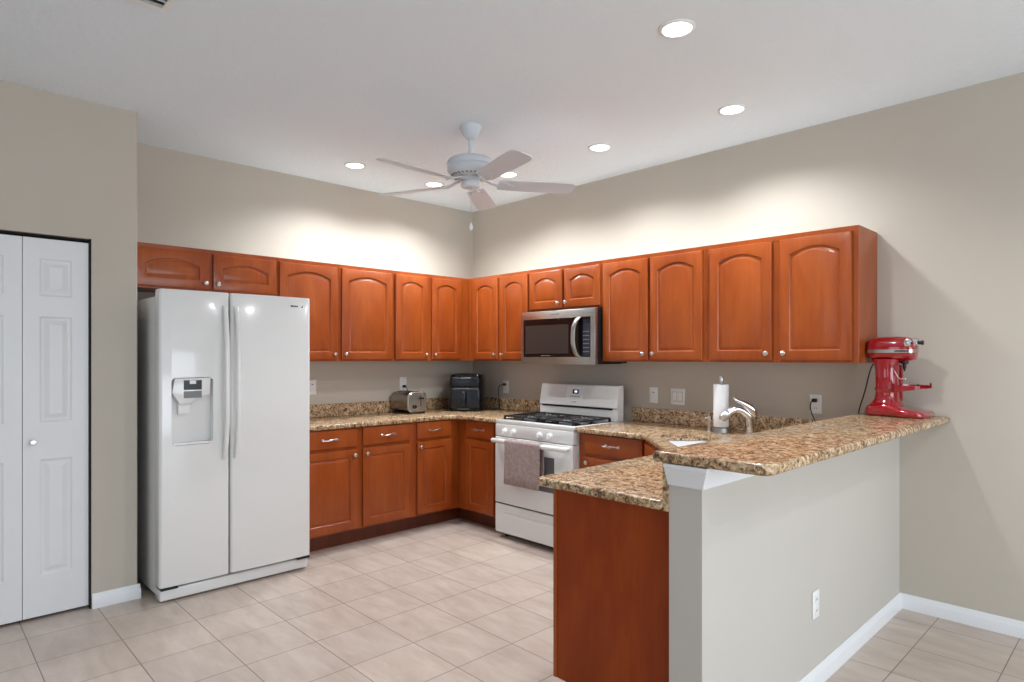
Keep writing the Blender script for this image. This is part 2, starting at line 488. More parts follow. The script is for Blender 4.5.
# left wall (local x = world y)
upper_cabinet('short wall cabinet above the white refrigerator with two arched doors', (0, 0, 0), LROT, -3.085, -2.125,
              [(-3.045, -2.60, 'r'), (-2.575, -2.14, 'l')], z0=1.858)
upper_cabinet('tall two-door wall cabinet on the left wall just right of the refrigerator', (0, 0, 0), LROT, -2.125, -1.128,
              [(-2.115, -1.655, 'r'), (-1.618, -1.155, 'l')])
upper_cabinet('narrow-doored wall cabinet on the left wall ending at the room corner', (0, 0, 0), LROT, -1.128, -0.002,
              [(-1.122, -0.79, 'r'), (-0.748, -0.42, 'l')])
# right wall (local x = world x)
upper_cabinet('narrow-doored wall cabinet on the right wall between room corner and microwave', (0, 0, 0), 0, 0.3215, 1.115,
              [(0.40, 0.732, 'r'), (0.770, 1.102, 'l')])
upper_cabinet('short wall cabinet directly above the stainless microwave', (0, 0, 0), 0, 1.115, 1.875,
              [(1.128, 1.482, 'r'), (1.507, 1.862, 'l')], z0=1.795)
upper_cabinet('tall two-door wall cabinet immediately right of the microwave', (0, 0, 0), 0, 1.875, 2.722,
              [(1.890, 2.282, 'r'), (2.304, 2.700, 'l')])
upper_cabinet('widest wall cabinet at the right end, its side panel showing', (0, 0, 0), 0, 2.722, 3.632,
              [(2.752, 3.158, 'r'), (3.205, 3.600, 'l')])

CT = 0.93; CTH = 0.036; BZ1 = CT - CTH
def base_cabinet(label, loc, rot, u0, u1, units, depth=0.60, kick=0.10, kz=0.125, back=-0.002, mat='cabinet_wood', filler=None):
    """units: (u0, u1, knob side or None)"""
    t_ = thing('base_cabinet', label, 'cabinet', loc, rot)
    g = 0.0006
    m = MB().box(u0+g, u1-g, -depth, back, kz, BZ1-0.0005, 0.001, 1)
    obj('cabinet_body', m, mat, t_, angle=30)
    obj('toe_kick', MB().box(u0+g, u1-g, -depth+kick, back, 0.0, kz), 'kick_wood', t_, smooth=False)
    for a, b, sd in units:
        dr = obj('drawer', drawer_front(a, b, 0.752, 0.886, -depth), mat, t_, angle=25)
        pull(dr, (a+b)/2, 0.818, -depth-0.02)
        dd = obj('cabinet_door', cab_door(a, b, 0.140, 0.728, -depth, False), mat, t_, angle=25)
        if sd: knob(dd, a+0.028 if sd == 'l' else b-0.028, 0.690, -depth-0.02)
    return t_
LF = 0.57
base_cabinet('base cabinet beside the refrigerator with drawer over one door', (0, 0, 0), LROT, -2.10, -1.598,
             [(-2.09, -1.628, 'r')], LF)
base_cabinet('middle base cabinet on the left wall below the toaster', (0, 0, 0), LROT, -1.598, -1.103,
             [(-1.580, -1.147, 'l')], LF)
base_cabinet('narrow base cabinet on the left wall next to the corner', (0, 0, 0), LROT, -1.103, -0.002,
             [(-1.082, -0.732, 'l')], LF)
RF = 0.645
base_cabinet('base cabinet between the corner and the left side of the range', (0, 0, 0), 0, 0.572, 1.098,
             [(0.690, 1.040, None)], RF)
obj('toe_kick_return', MB().box(-0.545, -0.30, -0.5715, -0.4705, 0, 0.125), 'kick_wood', bpy.data.objects['base_cabinet.002'], smooth=False)
base_cabinet('base cabinet right of the range with wide drawer and brass-toned pull', (0, 0, 0), 0, 1.925, 2.47,
             [(1.985, 2.462, 'l')], RF)['label'] = 'base cabinet touching the right side of the range, wide drawer on top'
# diagonal sink cabinet and peninsula cabinet
PXF = 3.07       # peninsula cabinet face
t_ = thing('sink_cabinet', 'angled corner cabinet under the sink, mostly hidden by the peninsula', 'cabinet')
obj('cabinet_body', MB().prism([(2.472, -0.002), (2.472, -0.645), (PXF, -1.243), (3.596, -1.243), (3.596, -0.002)], 0.125, 0.72), 'cabinet_wood', t_, smooth=False)
obj('front_rail', MB().prism([(2.472, -0.62), (2.472, -0.645), (PXF, -1.243), (PXF+0.02, -1.225)], 0.72, BZ1-0.001), 'cabinet_wood', t_, smooth=False)
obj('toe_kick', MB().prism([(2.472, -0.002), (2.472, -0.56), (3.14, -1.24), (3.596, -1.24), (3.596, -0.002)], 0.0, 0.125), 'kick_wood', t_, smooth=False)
m = cab_door(0.08, 0.76, 0.14, 0.87, 0, False)
m.xform(Matrix.Translation((2.472, -0.645, 0)) @ Matrix.Rotation(-PI/4, 4, 'Z'))
dd = obj('cabinet_door', m, 'cabinet_wood', t_, angle=25)
# peninsula: faces -x, finished end panel faces -y
t_ = thing('base_cabinet', 'peninsula base cabinet with plain dark wood end panel facing the camera', 'cabinet')
obj('cabinet_body', MB().box(PXF+0.02, 3.60, -2.155, -1.2445, 0.125, BZ1-0.001), 'cabinet_wood', t_, smooth=False)
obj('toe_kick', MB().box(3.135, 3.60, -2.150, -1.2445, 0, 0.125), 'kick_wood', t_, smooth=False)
obj('end_panel', MB().prism([(0, 0)]*0 or [(PXF+0.018, -2.172), (3.619, -2.172), (3.619, -2.156), (PXF+0.018, -2.156)], 0.125, BZ1-0.001).box(3.135, 3.619, -2.172, -2.151, 0, 0.1249), 'panel_wood', t_, smooth=False)
obj('face_frame', MB().box(PXF, PXF+0.017, -2.176, -1.2445, 0.125, BZ1-0.001, 0.001, 1), 'cabinet_wood', t_, angle=30)
for a, b in ((1.29, 1.70), (1.73, 2.14)):
    RM = Matrix.Translation((PXF+0.0, 0, 0)) @ Matrix.Rotation(-PI/2, 4, 'Z')
    dr = obj('drawer', drawer_front(a, b, 0.752, 0.886, 0).xform(RM), 'cabinet_wood', t_, angle=25)
    dd = obj('cabinet_door', cab_door(a, b, 0.14, 0.728, 0, False).xform(RM), 'cabinet_wood', t_, angle=25)

# ---------------------------------------------------------------- worktops
def top(name, poly, z0, z1, bev, radii=None, hole=None):
    if radii: poly = fillet(poly, radii)
    if poly[0] == poly[-1]: poly.pop()
    m = MB().prism(poly, z0, z1, bev, 3)
    o = obj(name, m, 'granite', None, angle=30)
    if hole:
        hm = MB().prism(hole, z0-0.05, z1+0.05); cut = obj('cut', hm, 'granite')
        md = o.modifiers.new('b', 'BOOLEAN'); md.object = cut; md.operation = 'DIFFERENCE'; md.solver = 'EXACT'
        dg = bpy.context.evaluated_depsgraph_get()
        me = bpy.data.meshes.new_from_object(o.evaluated_get(dg))
        o.modifiers.clear(); o.data = me
        bpy.data.objects.remove(cut)
        me.set_sharp_from_angle(angle=math.radians(30))
    return o
LE, RE = 0.605, -0.70
left_top = thing('granite_worktop', 'L-shaped speckled granite worktop left of the range under toaster', 'worktop', (0, 0, BZ1))
p = top('worktop_slab', [(0.002, -0.002), (0.002, -2.105), (LE, -2.105), (LE, RE), (1.100, RE), (1.100, -0.002)], 0, CTH, 0.012, [0, 0, 0, 0.10, 0, 0])
p.parent = left_top
m = MB().box(0.002, 0.022, -2.105, -0.003, CTH+0.0003, CTH+0.103, 0.002, 1); obj('backsplash', m, 'granite', left_top)
m = MB().box(0.0225, 1.100, -0.022, -0.002, CTH+0.0003, CTH+0.103, 0.002, 1); obj('backsplash', m, 'granite', left_top)
right_top = thing('granite_worktop', 'granite worktop right of the range holding the sink and continuing down the peninsula', 'worktop', (0, 0, BZ1))
S2 = math.sqrt(0.5)
SC = (2.57, -0.655)           # near left corner of the sink cut-out
def sk(a, b): return (SC[0] + (a+b)*S2, SC[1] + (-a+b)*S2)
hole = fillet([sk(0, 0), sk(0.60, 0), sk(0.60, 0.34), sk(0, 0.34)], [0.05]*4)
p = top('worktop_slab', [(1.924, -0.002), (1.924, RE), (2.50, RE), (3.00, -1.20), (3.00, -2.215), (3.60, -2.215), (3.60, -0.002)],
        0, CTH, 0.012, [0, 0, 0.06, 0.08, 0.035, 0, 0], hole)
p.parent = right_top
m = MB().box(1.924, 3.578, -0.022, -0.002, CTH+0.0003, CTH+0.103, 0.002, 1); obj('backsplash', m, 'granite', right_top)
m = MB().box(3.601, 3.6215, -2.205, -0.003, 0.0, 1.062-BZ1, 0.001, 1); obj('backsplash', m, 'granite', right_top)
m = MB().prism(fillet([(3.572, -0.002), (3.572, -2.232), (3.985, -2.232), (3.985, -0.002)], [0, 0.02, 0.045, 0.0]), 1.0625, 1.0985, 0.013, 4)
tag(obj('bar_worktop', m, 'granite', None, angle=30), 'raised granite bar top on the half wall beneath the red mixer', 'worktop')

# sink
sink = thing('kitchen_sink', 'white undermount sink bowl sunk in the corner worktop behind the bar', 'sink', (0, 0, 0))
m = MB(); b = m.bm
rings = []
for ins, z in ((-0.012, BZ1-0.002), (-0.002, BZ1-0.003), (0.006, BZ1-0.03), (0.020, BZ1-0.15), (0.05, BZ1-0.168)):
    q = fillet([sk(ins, ins), sk(0.60-ins, ins), sk(0.60-ins, 0.34-ins), sk(ins, 0.34-ins)], [0.05]*4)
    rings.append([(x, y, z) for x, y in q])
V = [[b.verts.new(p_) for p_ in r] for r in rings]; n = len(V[0])
for a, c in zip(V[:-1], V[1:]):
    for i in range(n): b.faces.new((a[i], a[(i+1)%n], c[(i+1)%n], c[i]))
b.faces.new(V[-1])
o = obj('sink_bowl', m, 'sink_white', sink, angle=60)
cx, cy = sk(0.30, 0.17)
obj('drain', MB().lathe([(0.04, BZ1-0.1678), (0.04, BZ1-0.165), (0.03, BZ1-0.166), (0, BZ1-0.166)], 20, (cx, cy, 0)), 'stainless', sink)

# faucet: body rises then arcs toward the sink, lever on top
FXP, FYP = 2.965, -0.215
fa = thing('sink_faucet', 'curved chrome single-lever faucet behind the bar', 'faucet', (FXP, FYP, CT), -3*PI/4)  # local +x toward the bowl
obj('escutcheon', MB().lathe([(0.034, 0), (0.034, 0.006), (0.026, 0.012), (0.024, 0.02)], 24), 'chrome', fa)
pts = []; rs = []
for i in range(22):
    t_ = i/21
    if t_ < 0.4:
        q = t_/0.4; pts.append((-0.005+0.005*q, 0, 0.01+0.095*q)); rs.append(0.028-0.002*q)
    else:
        a = (t_-0.4)/0.6
        pts.append((0.0+0.150*a**1.05, 0, 0.105+0.062*math.sin(a*PI*0.78)-0.028*a*a)); rs.append(0.026-0.001*a)
# spout
sp = MB().tube(pts, rs, 16)
so = obj('spout', sp, 'chrome', fa, angle=70)
obj('spray_head', MB().tube([(0.135, 0, 0.128), (0.155, 0, 0.117), (0.172, 0, 0.100), (0.178, 0, 0.090)], [0.026, 0.027, 0.024, 0.016], 16), 'brushed_nickel', so, angle=60)
lv = MB().tube([(-0.028, 0, 0.110), (-0.022, 0, 0.145), (0.0, 0, 0.170), (0.040, 0, 0.195), (0.085, 0, 0.215), (0.10, 0, 0.232)], [0.022, 0.030, 0.027, 0.018, 0.011, 0.006], 14, 0.7)
obj('lever', lv, 'chrome', fa, angle=70)

# soap dispenser
sd = thing('soap_dispenser', 'slim brushed metal soap pump left of the paper towel roll', 'dispenser', (2.725, -0.29, CT))
obj('collar', MB().lathe([(0.016, 0), (0.016, 0.005), (0.009, 0.010)], 16), 'brushed_nickel', sd)
obj('pump_stem', MB().lathe([(0.009, 0.008), (0.009, 0.075), (0.011, 0.078), (0.011, 0.096), (0.007, 0.101)], 16), 'brushed_nickel', sd)
obj('nozzle', MB().tube([(0, 0, 0.092), (-0.012, -0.012, 0.093), (-0.020, -0.020, 0.089)], [0.006, 0.005, 0.004], 10), 'brushed_nickel', sd)

# paper towel
pt = thing('paper_towel_holder', 'brushed metal countertop stand carrying a paper towel roll', 'towel holder', (2.785, -0.245, CT))
obj('base_plate', MB().lathe([(0.060, 0), (0.062, 0.004), (0.060, 0.012), (0.056, 0.030), (0.030, 0.034), (0.008, 0.035)], 32), 'stainless', pt)
obj('rod', MB().lathe([(0.008, 0.03), (0.008, 0.305), (0.016, 0.315), (0.019, 0.350), (0.015, 0.362), (0, 0.366)], 18), 'brushed_nickel', pt)
r_ = MB(); ring = []
for rr, zz_ in ((0.021, 0.0), (0.0465, 0.0), (0.048, 0.003), (0.048, 0.272), (0.0465, 0.275), (0.021, 0.275), (0.021, 0.0)):
    ring.append([(rr*math.cos(2*PI*i/40), rr*math.sin(2*PI*i/40), zz_) for i in range(40)])
r_.loft(ring, caps=False)
pr = obj('paper_towel_roll', r_, 'paper_white', None, angle=40); pr.location = (2.785, -0.245, CT+0.0365)
tag(pr, 'white paper towel roll standing upright beside the faucet', 'paper towel')

# ---------------------------------------------------------------- refrigerator (faces +x)
fr = thing('refrigerator', 'large white side-by-side refrigerator with water dispenser', 'refrigerator')
FY0, FY1, FS, FFX = -3.030, -2.118, -2.640, 0.83
obj('cabinet_shell', MB().box(0.04, 0.735, FY0+0.008, FY1-0.006, 0.035, 1.775, 0.006, 2), 'appliance_side', fr, angle=30)
obj('base_grille', MB().box(0.70, 0.795, FY0+0.01, FY1-0.008, 0.012, 0.078, 0.008, 2), 'appliance_white', fr, angle=30)
for a, b in ((FY0+0.008, FY0+0.10), (FY1-0.09, FY1-0.004)): obj('bottom_hinge', MB().box(0.71, 0.822, a, b, 0.079, 0.0945, 0.003, 1), 'black_matte', fr)
for a, b in ((FY0+0.02, FY0+0.09), (FY1-0.09, FY1-0.02)): obj('top_hinge_cover', MB().box(0.66, 0.735, a, b, 1.776, 1.805, 0.008, 2), 'appliance_white', fr)
def fridge_door(y0, y1, hole=None):
    # slightly bowed front, rounded vertical edges
    m = MB(); pts = []
    x0 = 0.742
    r = 0.018; n = 8
    front = []
    for i in range(25):
        s_ = -1 + 2*i/24
        y = (y0+y1)/2 + s_*((y1-y0)/2 - r)
        front.append((FFX - 0.006*s_*s_, y))
    cor1 = [(FFX-0.006 - r + r*math.cos(a), y1 - r + r*math.sin(a)) for a in [PI/2*k/n for k in range(1, n+1)]]
    cor0 = [(FFX-0.006 - r + r*math.cos(a), y0 + r - r*math.sin(a)) for a in [PI/2*k/n for k in range(n, 0, -1)]]
    poly = [(x0, y0)] + cor0 + front + cor1 + [(x0, y1)]
    m.prism(poly, 0.096, 1.812, 0.006, 2)
    return m
dl = obj('freezer_door', fridge_door(FY0, FS-0.004), 'appliance_white', fr, angle=35)
drr = obj('fridge_door', fridge_door(FS+0.004, FY1), 'appliance_white', fr, angle=35)
# dispenser recess cut into the left door
cut = obj('cut', MB().prism(rrect(-2.968, -2.740, 0.905, 1.300, 0.025), -1, 1).xform(Matrix(((0, 0, 1, 0), (1, 0, 0, 0), (0, 1, 0, 0), (0, 0, 0, 1)))), 'appliance_white')
cut.data.transform(Matrix.Translation((1.775, 0, 0)))
md = dl.modifiers.new('b', 'BOOLEAN'); md.object = cut; md.operation = 'DIFFERENCE'; md.solver = 'FAST'
bpy.context.view_layer.update()
dg = bpy.context.evaluated_depsgraph_get()
me = bpy.data.meshes.new_from_object(dl.evaluated_get(dg));  dl.modifiers.clear(); dl.data = me
bpy.data.objects.remove(cut)
nb = bmesh.new(); nb.from_mesh(me); bmesh.ops.recalc_face_normals(nb, faces=nb.faces[:]); nb.to_mesh(me); nb.free()
for p_ in me.polygons: p_.use_smooth = True
me.set_sharp_from_angle(angle=math.radians(25))
# bezel, control panel, paddle
disp = obj('water_dispenser', MB().box(0.7755, 0.829, -2.966, -2.742, 0.906, 0.918, 0.004, 2), 'appliance_white', dl)
cp = MB().prism([(-2.952, 1.296), (-2.966, 1.215), (-2.935, 1.165), (-2.925, 1.148), (-2.860, 1.148), (-2.845, 1.175), (-2.76, 1.20), (-2.755, 1.296)], 0.776, 0.833, 0.003, 2)
cp.xform(Matrix(((0, 0, 1, 0), (1, 0, 0, 0), (0, 1, 0, 0), (0, 0, 0, 1))))
obj('control_panel', cp, 'appliance_white', disp, angle=30)
obj('display_screen', MB().box(0.832, 0.8345, -2.905, -2.806, 1.228, 1.284, 0.001, 1), 'charcoal_plastic', disp)
obj('button_strip', MB().box(0.832, 0.8345, -2.905, -2.806, 1.180, 1.220, 0.001, 1), 'plastic_grey', disp)
obj('indicator', MB().box(0.834, 0.8352, -2.873, -2.838, 1.262, 1.283, 0.0004, 1), 'plastic_white', disp)
obj('paddle', MB().box(0.777, 0.80, -2.925, -2.862, 1.085, 1.150, 0.004, 2), 'plastic_white', disp)
def fhandle(parent, y):
    pts = []; rs = []
    for i in range(25):
        t_ = i/24; z = 0.80 + 0.93*t_
        x = FFX - 0.003 + 0.050*min(1, math.sin(PI*t_)*1.3)**0.6 if 0 < t_ < 1 else FFX - 0.004
        pts.append((x, y, z)); rs.append(0.0115)
    return obj('door_handle', MB().tube(pts, rs, 12, 1.25), 'appliance_white', parent, angle=60)
fhandle(dl, FS-0.034); fhandle(drr, FS+0.034)
lg = MB()
for k, w_ in enumerate((0.009, 0.007, 0.007, 0.007, 0.007)):
    lg.box(FFX-0.0008, FFX+0.0006, -2.258+k*0.0105, -2.258+k*0.0105+w_, 1.749, 1.758)
tri = MB().prism([(-2.186, 1.747), (-2.174, 1.747), (-2.174, 1.760)], 0.0, 0.0014)
# turn the small triangle that was laid flat into the door plane
for v_ in tri.bm.verts:
    v_.co = Vector((FFX-0.004+v_.co.z, v_.co.x, v_.co.y))
obj('badge', lg, 'charcoal_plastic', drr, smooth=False); obj('badge_mark', tri, 'charcoal_plastic', drr, smooth=False)

# ---------------------------------------------------------------- gas range (faces -y)
RX0, RX1 = 1.108, 1.918
RYF = -0.70
rg = thing('gas_range', 'white freestanding gas range with black grates and storage drawer', 'range')
obj('range_body', MB().box(RX0, RX1, RYF+0.045, -0.10, 0.03, 0.895, 0.004, 1), 'appliance_side', rg, angle=30)
obj('cooktop', MB().box(RX0-0.001, RX1+0.001, RYF+0.002, -0.10, 0.896, 0.928, 0.006, 2), 'appliance_white', rg, angle=30)
obj('burner_deck', MB().box(RX0+0.03, RX1-0.03, RYF+0.05, -0.205, 0.9275, 0.931, 0.001, 1), 'black_gloss', rg)
# backguard
bgm = MB()
bgm.loft([[(x, y, z) for y, z in ((-0.190, 0.93), (-0.190, 1.015), (-0.180, 1.022), (-0.195, 1.03), (-0.167, 1.192), (-0.155, 1.200), (-0.115, 1.200), (-0.115, 0.93))] for x in (RX0+0.002, RX1-0.002)])
bgo = obj('back_guard', bgm, 'appliance_white', rg, angle=20)
obj('vent_slot', MB().box(RX0+0.03, RX1-0.05, -0.197, -0.178, 1.014, 1.026), 'black_matte', bgo, smooth=False)
def guard_pt(z, out=0.001): return -0.195 + (z-1.03)/(1.192-1.03)*0.028 - out
def slanted(x0, x1, z0, z1, th, out=0.0):
    m = MB(); m.loft([[(x0, guard_pt(z0, out), z0), (x1, guard_pt(z0, out), z0), (x1, guard_pt(z1, out), z1), (x0, guard_pt(z1, out), z1)],
                      [(x0, guard_pt(z0, out+th), z0), (x1, guard_pt(z0, out+th), z0), (x1, guard_pt(z1, out+th), z1), (x0, guard_pt(z1, out+th), z1)]]); return m
cpo = obj('clock_panel', slanted(1.40, 1.575, 1.085, 1.178, 0.0015), 'plastic_white', bgo)
obj('clock_display', slanted(1.462, 1.525, 1.125, 1.158, 0.001, 0.0016), 'panel_navy', cpo)
obj('clock_digits', slanted(1.482, 1.510, 1.134, 1.150, 0.0006, 0.0028), 'display_glow', cpo)
bt = MB()
for k in range(6): bt.merge(slanted(1.44+k*0.018, 1.450+k*0.018, 1.099, 1.108, 0.0008, 0.0016).bm)
obj('clock_buttons', bt, 'plastic_grey', cpo)
bt = MB()
for k in range(5): bt.merge(slanted(1.462+k*0.010, 1.469+k*0.010, 1.055, 1.063, 0.0006, 0.0002).bm)
obj('badge', bt, 'plastic_grey', bgo)
# grates and burners
for gx0, gx1 in ((RX0+0.05, 1.515), (1.545, RX1-0.05)):
    gm = MB(); gz = 0.955; y0, y1 = RYF+0.055, -0.225
    for yy in (y0, (y0+y1)/2, y1): gm.box(gx0, gx1, yy-0.006, yy+0.006, gz-0.006, gz+0.006, 0.002, 1)
    for xx in (gx0, gx1): gm.box(xx-0.006, xx+0.006, y0, y1, gz-0.006, gz+0.006, 0.002, 1)
    for xx in (gx0, gx1):
        for yy in (y0, (y0+y1)/2, y1): gm.box(xx-0.007, xx+0.007, yy-0.007, yy+0.007, 0.9312, gz)
    cxs = (gx0+gx1)/2
    for cyy in ((y0*3+y1)/4, (y0+3*y1)/4):
        for a in range(8):
            an = a*PI/4; r0, r1 = 0.035, (0.118 if a % 2 == 0 else 0.15)
            gm.tube([(cxs+r0*math.cos(an), cyy+r0*math.sin(an), gz+0.004), (cxs+r1*math.cos(an), cyy+r1*math.sin(an), gz)], 0.0055, 6)
    obj('burner_grate', gm, 'cast_iron', rg, angle=40)
    for cyy in ((y0*3+y1)/4, (y0+3*y1)/4):
        obj('burner', MB().lathe([(0.052, 0.931), (0.052, 0.937), (0.044, 0.940), (0.040, 0.948), (0.034, 0.951), (0, 0.951)], 24, (cxs, cyy, 0)), 'plastic_grey', rg)
# front control strip, knobs
obj('control_strip', MB().box(RX0, RX1, RYF-0.002, RYF+0.05, 0.800, 0.8955, 0.006, 2), 'appliance_white', rg, angle=30)
for kx in (1.222, 1.318, 1.595, 1.695):
    k = MB().lathe([(0.027, 0), (0.027, 0.004), (0.020, 0.007), (0.019, 0.020), (0.016, 0.022), (0, 0.022)], 20, (kx, RYF-0.002, 0.842), 'Y')
    k.box(kx-0.0045, kx+0.0045, RYF-0.040, RYF-0.020, 0.823, 0.861, 0.003, 2)
    obj('control_knob', k, 'plastic_white', rg)
od = obj('oven_door', MB().box(RX0+0.002, RX1-0.002, RYF-0.008, RYF+0.044, 0.278, 0.796, 0.008, 3), 'appliance_white', rg, angle=30)
obj('oven_window', MB().box(1.262, 1.742, RYF-0.0095, RYF-0.0075, 0.435, 0.690, 0.0008, 1), 'oven_glass', od)
hm_ = MB().tube([(1.150, RYF-0.006, 0.770), (1.150, RYF-0.055, 0.770)], 0.014, 12)
hm_.tube([(1.875, RYF-0.006, 0.770), (1.875, RYF-0.055, 0.770)], 0.014, 12)
hm_.tube([(1.124, RYF-0.050, 0.770), (1.137, RYF-0.058, 0.770), (1.53, RYF-0.061, 0.770), (1.893, RYF-0.058, 0.770), (1.903, RYF-0.050, 0.770)], [0.014, 0.019, 0.019, 0.019, 0.014], 14)
obj('oven_handle', hm_, 'appliance_white', od, angle=60)
# storage drawer with a shallow scooped grip
dm = MB()
y_ = RYF-0.006
rows = [(0.045, y_+0.006), (0.050, y_), (0.190, y_), (0.200, y_+0.010), (0.214, y_+0.002), (0.225, y_), (0.262, y_), (0.267, y_+0.006)]
def drow(x, z, y): return (x, y, z)
xs = [RX0+0.002, RX0+0.006, 1.20, 1.23, 1.80, 1.83, RX1-0.006, RX1-0.002]
grid = []
for z, y in rows:
    r = []
    for i, x in enumerate(xs):
        yy = y
        if z in (0.200, 0.214) and (i <= 2 or i >= 5): yy = y_
        if i in (0, 7): yy = y_+0.006
        r.append(dm.bm.verts.new((x, yy, z)))
    grid.append(r)
for a, b_ in zip(grid[:-1], grid[1:]):
    for i in range(len(xs)-1): dm.bm.faces.new((a[i], a[i+1], b_[i+1], b_[i]))
dm.box(RX0+0.004, RX1-0.004, RYF+0.012, RYF+0.044, 0.046, 0.266)
for z0_, z1_ in ((0.0455, 0.0475), (0.265, 0.267)): dm.box(RX0+0.003, RX1-0.003, y_+0.006, RYF+0.02, z0_, z1_)
for xx in (RX0+0.0025, RX1-0.0045): dm.box(xx, xx+0.002, y_+0.006, RYF+0.02, 0.046, 0.266)
obj('storage_drawer', dm, 'appliance_white', rg, angle=25)
for xx in (RX0+0.05, RX1-0.05):
    for yy in (-0.62, -0.14): obj('foot', MB().lathe([(0.016, 0), (0.016, 0.01), (0.010, 0.012), (0.010, 0.032)], 12, (xx, yy, 0)), 'black_matte', rg)
obj('drawer_gap', MB().box(RX0+0.004, RX1-0.004, RYF+0.010, RYF+0.03, 0.268, 0.277), 'black_matte', rg, smooth=False)

# towel over the handle
tm = MB(); yh, zh, rr = RYF-0.060, 0.770, 0.0225
path = [(yh+0.0215, 0.50), (yh+0.0215, 0.62), (yh+rr+0.001, 0.74)]
for i in range(9):
    a = PI*i/8; path.append((yh+rr*math.cos(a), zh+rr*math.sin(a)+0.0005))
path += [(yh-rr-0.001, 0.72), (yh-rr-0.003, 0.62), (yh-rr-0.002, 0.52), (yh-rr-0.004, 0.455)]
nx = 26; tx0, tx1 = 1.300, 1.668
rows_o = []
for j, (y, z) in enumerate(path):
    row = []
    for i in range(nx+1):
        s_ = i/nx; x = tx0+(tx1-tx0)*s_
        amp = 0.0035*min(1, max(0, (zh-z)/0.15))
        outw = -1 if j > 7 else 1
        yy = y + outw*amp*(0.5+0.5*math.sin(s_*14+z*6))*(1.4 if outw < 0 else 0.25)
        row.append(tm.bm.verts.new((x + 0.003*math.sin(z*22), yy, z)))
    rows_o.append(row)
for a, b_ in zip(rows_o[:-1], rows_o[1:]):
    for i in range(nx): tm.bm.faces.new((a[i], a[i+1], b_[i+1], b_[i]))
tw = obj('dish_towel', tm, 'towel_cloth', None, angle=80)
sm = tw.modifiers.new('s', 'SOLIDIFY'); sm.thickness = 0.003; sm.offset = 0
tag(tw, 'mauve-grey terry towel draped over the oven door handle', 'towel')

# ---------------------------------------------------------------- microwave
mw = thing('microwave_oven', 'stainless over-the-range microwave with black glass door', 'microwave')
MX0, MX1, MYF, MZ0, MZ1 = 1.117, 1.873, -0.405, 1.372, 1.790
obj('microwave_body', MB().box(MX0+0.002, MX1-0.002, MYF+0.025, -0.003, MZ0, MZ1, 0.003, 1), 'black_matte', mw, angle=30)
obj('vent_panel', MB().box(MX0+0.02, MX1-0.02, MYF+0.04, -0.05, MZ0-0.006, MZ0-0.0002, 0.002, 1), 'black_matte', mw)
fd = obj('front_frame', MB().box(MX0-0.008, MX1+0.008, MYF-0.012, MYF+0.025, MZ0-0.012, MZ1-0.006, 0.006, 2), 'stainless', mw, angle=30)
yb = MYF-0.012
obj('door_border', MB().box(MX0+0.022, MX1-0.034, yb-0.002, yb+0.001, MZ0+0.048, MZ1-0.068, 0.001, 1), 'microwave_border', fd)
obj('door_window', MB().box(MX0+0.045, 1.625, yb-0.0028, yb-0.0018, MZ0+0.075, MZ1-0.118, 0.0004, 1), 'microwave_glass', fd)
obj('keypad', MB().box(1.765, 1.835, yb-0.0028, yb-0.0018, MZ0+0.062, MZ1-0.118, 0.0004, 1), 'panel_navy', fd)
for r in range(6):
    for c_ in range(3): obj('button', MB().box(1.771+c_*0.021, 1.785+c_*0.021, yb-0.0034, yb-0.0026, MZ0+0.085+r*0.030, MZ0+0.091+r*0.030), 'plastic_grey', fd, smooth=False)
obj('clock_display', MB().box(1.770, 1.830, yb-0.0034, yb-0.0026, MZ1-0.112, MZ1-0.090), 'panel_navy', fd, smooth=False)
lg = MB()
for k in range(6): lg.box(1.435+k*0.016, 1.446+k*0.016, yb-0.0006, yb+0.001, MZ1-0.040, MZ1-0.031)
obj('badge', lg, 'plastic_grey', fd, smooth=False)
lg = MB()
for k in range(9): lg.box(1.34+k*0.011, 1.347+k*0.011, yb-0.0034, yb-0.0018, MZ0+0.057, MZ0+0.062)
obj('door_marks', lg, 'plastic_grey', fd, smooth=False)
pts = []
for i in range(21):
    t_ = -1+2*i/20; pts.append((1.722 - 0.024*(1-t_*t_) + 0.01, yb-0.004-0.042*(1-t_**4), (MZ0+MZ1)/2-0.012+t_*0.152))
hd = MB()
rings = []
for x, y, z in pts:
    rings.append([(x-0.024, y, z), (x-0.018, y-0.007, z), (x+0.014, y-0.009, z), (x+0.021, y-0.003, z), (x+0.016, y+0.002, z), (x-0.018, y+0.003, z)])
hd.loft(rings); obj('door_handle', hd, 'stainless', fd, angle=45)

# ---------------------------------------------------------------- small appliances on the left worktop
ta = thing('toaster', 'small brushed steel two-slot toaster below the left wall outlet', 'toaster', (0.175, -0.885, CT))
ta.scale = (1.08, 1.12, 1.0)
def rr_yz(w_, z0, z1, r, x, n=6):
    return [(x, a, b_) for a, b_ in rrect(-w_/2, w_/2, z0, z1, r, n)]
m = MB(); m.loft([rr_yz(0.150, 0.014, 0.168, 0.03, -0.125), rr_yz(0.17, 0.012, 0.185, 0.045, -0.118), rr_yz(0.172, 0.012, 0.188, 0.045, 0.108), rr_yz(0.168, 0.012, 0.186, 0.045, 0.114)])
tb = obj('toaster_shell', m, 'brushed_steel_dark', ta, angle=30)
m = MB(); m.loft([rr_yz(0.174, 0.012, 0.189, 0.045, 0.1145), rr_yz(0.174, 0.012, 0.189, 0.045, 0.119), rr_yz(0.160, 0.020, 0.180, 0.04, 0.126)])
te = obj('end_panel', m, 'stainless', ta, angle=30)
for yy in (-0.035, 0.035): obj('bread_slot', MB().box(-0.085, 0.085, yy-0.013, yy+0.013, 0.1875, 0.1892), 'black_matte', ta)
obj('base_band', MB().box(-0.12, 0.12, -0.078, 0.078, 0.0, 0.013, 0.004, 2), 'black_matte', ta)
